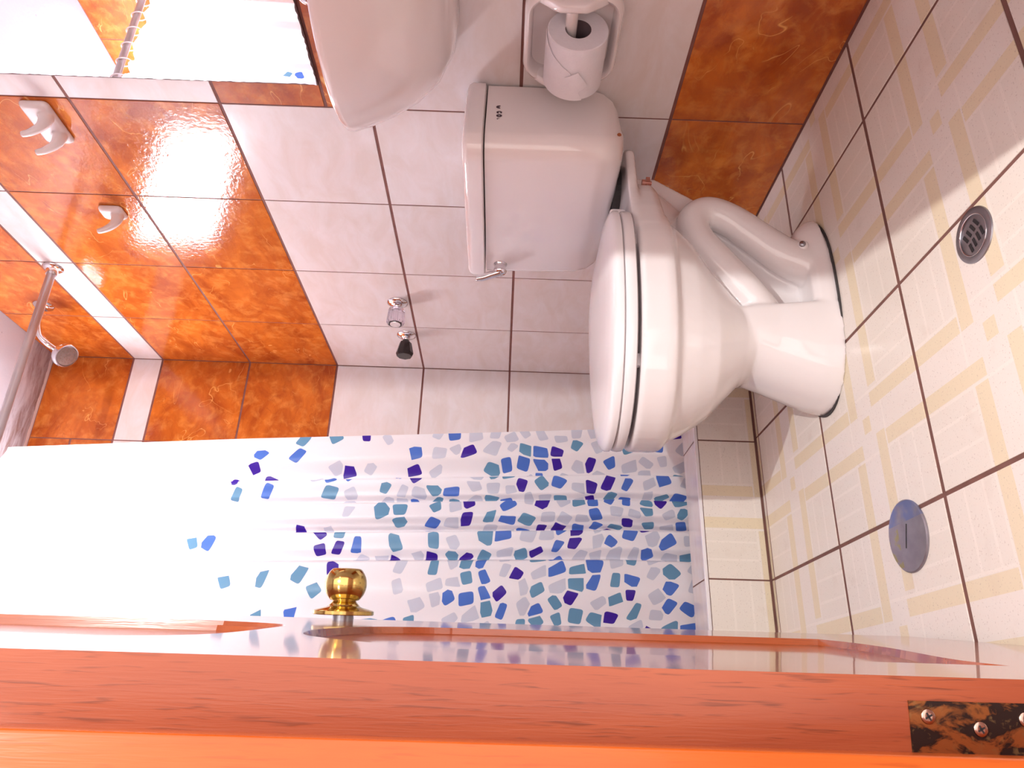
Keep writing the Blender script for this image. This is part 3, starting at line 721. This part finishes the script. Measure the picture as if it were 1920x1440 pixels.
def hook(y0, y1, z0, z1, prongs, label):
    r = empty('robe_hook', (0, (y0 + y1) / 2, z0)); tag(r, label, 'robe hook', 'ceramic robe hooks')
    def shp(bm):
        R_ = lambda i, x: rr(y0 + i, y1 - i, z0 + i, z1 - i, .010 if i < .01 else .006, x)
        loft(bm, [R_(.0, -.0005), R_(.0, -.006), R_(.003, -.011), R_(.008, -.014)])
        for yp in prongs:
            tube(bm, [(-.004, yp, z0 + .018), (-.022, yp, z0 + .015), (-.040, yp, z0 + .020), (-.054, yp, z0 + .036), (-.060, yp, z0 + .052)], [.0165, .0135, .0095, .0075, .0058], 18, 6)
    o = closed_part(shp, 'hook_body', 'ceramic', r, .0016, 6); return r
hook(.008, .122, 1.497, 1.556, (.040, .092), 'double pronged ceramic robe hook on the orange tile nearest the mirror')
hook(.338, .385, 1.503, 1.560, (.362,), 'single ceramic robe hook between the double hook and the shower')

# ------------------------------------------------------------------ floor fittings
dr = empty('floor_drain', (-.527, -.369, 0)); tag(dr, 'small round slotted metal floor drain', 'floor drain')
bm = bmesh.new(); lathe(bm, [(.0255, .0004), (.0355, .0004), (.035, .0022), (.031, .0032), (.0268, .0026), (.0255, .0004)], (-.527, -.369, 0), (0, 0, 1), 48)
for f in [f for f in bm.faces if len(f.verts) > 8]: bm.faces.remove(f)
keepw(from_bm('drain_rim', bm, 'dull_steel', None, False, 40), dr)
bm = bmesh.new(); lathe(bm, [(0, .0003), (.0262, .0003), (.0262, .0012), (.0, .0016)], (-.527, -.369, 0), (0, 0, 1), 40); plate = keepw(from_bm('drain_plate', bm, 'dull_steel', None, False, 40), dr)
bm = bmesh.new(); lathe(bm, [(.0256, .0018), (.0268, .0030), (.0262, .0034), (.0250, .0022), (.0256, .0018)], (-.527, -.369, 0), (0, 0, 1), 40)
for f in [f for f in bm.faces if len(f.verts) > 8]: bm.faces.remove(f)
keepw(from_bm('drain_lip', bm, 'chrome', None, True), dr)
da = math.radians(20)
for i in range(4):
    for j in (-1, 1):
        lx, ly = j * .0085, (i - 1.5) * .0088
        c = Vector((-.527 + lx * math.cos(da) - ly * math.sin(da), -.369 + lx * math.sin(da) + ly * math.cos(da), .0018))
        bm = bmesh.new(); box(bm, c, (.012, .0040, .0006), Matrix.Rotation(da + .15 * j, 3, 'Z')); keepw(from_bm('drain_slot', bm, 'dark'), plate)
co = empty('cleanout_cover', (-.838, -.092, 0)); tag(co, 'flat round grey metal cleanout cover with blue paint smears on the floor', 'floor cover')
bm = bmesh.new(); lathe(bm, [(0, .0002), (.0505, .0002), (.0505, .0025), (.049, .0036), (.0465, .0032), (.0455, .0028), (0, .0030)], (0, 0, 0), (0, 0, 1), 64)
cd = from_bm('cover_disc', bm, 'cleanout', None, False, 40); cd.location = (-.838, -.092, 0); keepw(cd, co)
bm = bmesh.new(); box(bm, (-.838, -.090, .0031), (.034, .0022, .0004), Matrix.Rotation(math.radians(-20), 3, 'Z')); keepw(from_bm('screwdriver_slot', bm, 'dark'), co)

# ------------------------------------------------------------------ door
TH = math.radians(7.725); NC = Vector((-1.06445, -.76027, 0)); LD, TD = .703, .0330
E_ = Vector((math.sin(TH), math.cos(TH), 0)); N_ = Vector((math.cos(TH), -math.sin(TH), 0))
DZ0, DZ1 = .010, 2.00
def DP(t_, z, d=0.0): return NC + E_ * t_ + N_ * d + Vector((0, 0, z))
door = empty('door_1', DP(0, 0)); tag(door, 'varnished reddish wooden panel door standing open with a brass knob', None, None, 'structure')
def arcpts(pts, sub=10):
    P = [Vector((*p, 0)) for p in pts]; out = []
    for i in range(len(P) - 1):
        p0 = P[max(i - 1, 0)]; p1 = P[i]; p2 = P[i + 1]; p3 = P[min(i + 2, len(P) - 1)]
        for k in range(sub):
            t_ = k / sub; q = .5 * ((2 * p1) + (p2 - p0) * t_ + (2 * p0 - 5 * p1 + 4 * p2 - p3) * t_ ** 2 + (3 * p1 - p0 - 3 * p2 + p3) * t_ ** 3); out.append((q.x, q.y))
    out.append(pts[-1]); return out
low = arcpts([(.100, .600), (.127, .636), (.159, .672), (.215, .712), (.29, .727), (.36, .722), (.423, .700), (.455, .662), (.466, .62)]) + [(.472, .231)] + arcpts([(.472, .231), (.40, .228), (.30, .240), (.16, .272), (.100, .272)])[1:]
upp = [(.100, .90)] + [(.100, 1.86)] + [(.466, 1.86)] + arcpts([(.466, .86), (.440, .808), (.398, .776), (.304, .768), (.20, .768), (.150, .785), (.115, .83), (.100, .88)])
def inset(poly, d):
    n = len(poly); out = []
    ar = sum(poly[i][0] * poly[(i + 1) % n][1] - poly[(i + 1) % n][0] * poly[i][1] for i in range(n)); sg = 1 if ar > 0 else -1
    for i in range(n):
        p0, p1, p2 = Vector(poly[i - 1]), Vector(poly[i]), Vector(poly[(i + 1) % n])
        e1 = (p1 - p0); e2 = (p2 - p1)
        if e1.length < 1e-6: e1 = e2
        if e2.length < 1e-6: e2 = e1
        n1 = Vector((-e1.y, e1.x)).normalized() * sg; n2 = Vector((-e2.y, e2.x)).normalized() * sg
        nn = (n1 + n2).normalized(); k = d / max(.5, nn.dot(n1)); q = p1 + nn * k; out.append((q.x, q.y))
    return out
def dedupe(p):
    out = []
    for q in p:
        if not out or math.hypot(q[0] - out[-1][0], q[1] - out[-1][1]) > 1e-4: out.append(q)
    return out
low, upp = dedupe(low), dedupe(upp)
bm = bmesh.new()
outer = [(0.0, DZ0), (LD, DZ0), (LD, DZ1), (0.0, DZ1)]
loops = [outer, low, upp]
flat = [Vector((*p, 0)) for l in loops for p in l]
tri = tessellate_polygon([[Vector((*p, 0)) for p in l] for l in loops])
fv = [bm.verts.new(DP(p.x, p.y)) for p in flat]
for f in tri:
    try: bm.faces.new([fv[i] for i in f])
    except ValueError: pass
idx = 0; rngs = []
for l in loops: rngs.append((idx, idx + len(l))); idx += len(l)
def ring_of(poly, d): return [bm.verts.new(DP(p[0], p[1], d)) for p in poly]
def strip(a, b):
    n = len(a)
    for i in range(n): bm.faces.new((a[i], a[(i + 1) % n], b[(i + 1) % n], b[i]))
for (i0, i1), steps in ((rngs[1], [(.0015, -.0062), (.006, -.0070)]), (rngs[2], [(.001, -.0040), (.011, -.0040), (.0125, -.0095)])):
    prev = fv[i0:i1]; poly = loops[1] if i0 == rngs[1][0] else loops[2]
    for ins, d in steps:
        r = ring_of(inset(poly, ins), d); strip(prev, r); prev = r
    bm.faces.new(prev)
o4 = fv[:4]; b4 = ring_of(outer, -TD); strip(o4, b4); bm.faces.new(b4)
bmesh.ops.triangulate(bm, faces=[f for f in bm.faces if len(f.verts) > 4])
slab = from_bm('door_slab', bm, 'door_wood'); keepw(slab, door)
slab.data.materials.append(MAT['door_face_varnish'])
for f in slab.data.polygons:
    if abs(f.normal.dot(N_)) > .2 or not (abs(f.normal.dot(E_)) > .9 and f.area > .01): f.material_index = 1
# knob
KT, KZ_ = .622, .767
knob = empty('door_knob', DP(KT, KZ_)); keepw(knob, door)
bm = bmesh.new(); lathe(bm, [(0, 0), (.0130, 0), (.0130, .010), (0, .010)], DP(KT, KZ_, .0), N_, 24); tag(keepw(from_bm('spindle', bm, 'dull_steel', None, False, 50), knob), 'grey steel shank behind the rosette')
bm = bmesh.new(); lathe(bm, [(0, .0070), (.0365, .0066), (.0378, .0074), (.0378, .0112), (.0360, .0124), (.0225, .0158), (.0200, .0172), (0, .0172)], DP(KT, KZ_), N_, 64); tag(keepw(from_bm('rosette', bm, 'brass', None, False, 35), knob), 'round brass rosette')
bm = bmesh.new(); prof = [(0, .0165), (.0198, .0165), (.0190, .0182), (.0158, .0215), (.0146, .0228), (.0150, .0238), (.0172, .0243)]
for k in range(0, 15):
    th = math.radians(-46 + k * 92 / 14); prof.append((.0262 * math.cos(th), .0436 + .0262 * math.sin(th)))
prof += [(.0165, .0630), (0, .0634)]
lathe(bm, prof, DP(KT, KZ_), N_, 64); tag(keepw(from_bm('knob_ball', bm, 'brass', None, False, 35), knob), 'brass ball with flattened end')
# lower hinge leaf let into the door edge
M_ = -N_     # across the edge, away from the visible face
def EP(mm, z, out=0.0): return NC + M_ * mm - E_ * out + Vector((0, 0, z))
hg = empty('hinge', EP(.02, .34)); keepw(hg, door)
bm = bmesh.new()
q = [EP(.0103, .386), EP(.0325, .3865), EP(.0325, .290), EP(.0100, .290)]
loft(bm, [[p + E_ * .0008 for p in q], [p - E_ * .0008 for p in q]]); keepw(from_bm('hinge_leaf', bm, 'old_brass'), hg)
for mm, zz in ((.0167, .378), (.0213, .355), (.0168, .334), (.0213, .308)):
    bm = bmesh.new(); lathe(bm, [(0, 0), (.0034, 0), (.0030, .0008), (.0014, .0010), (0, .0006)], EP(mm, zz, .0007), -E_, 24); sc = keepw(from_bm('screw', bm, 'screw_metal', None, True), hg)
    bm = bmesh.new()
    for k in (0.5, 2.07): box(bm, EP(mm, zz, .0016), (.0036, .0002, .0008), (Matrix((M_, -E_, Vector((0, 0, 1)))).transposed() @ Matrix.Rotation(k, 3, 'Y')))
    sc2 = from_bm('screw_slot', bm, 'dark'); keepw(sc2, hg)
# jamb beside the hinge
bm = bmesh.new(); boxm(bm, (XL, -.800, 0), (-1.0958, -.7445, 2.06), .0022)
tag(from_bm('trim_1', bm, 'jamb_wood', None, False, 40), 'glossy orange-brown wooden door jamb at the hinge side', None, None, 'structure')
bm = bmesh.new(); boxm(bm, (JR - .012, YF - .12, 0), (JR, YF - .006, 2.06), .0022); boxm(bm, (-1.0958, YF - .11, 2.02), (JR, YF, 2.06), .002)
tag(from_bm('trim_2', bm, 'jamb_wood', None, False, 40), 'wooden door lining on the latch side and above', None, None, 'structure')
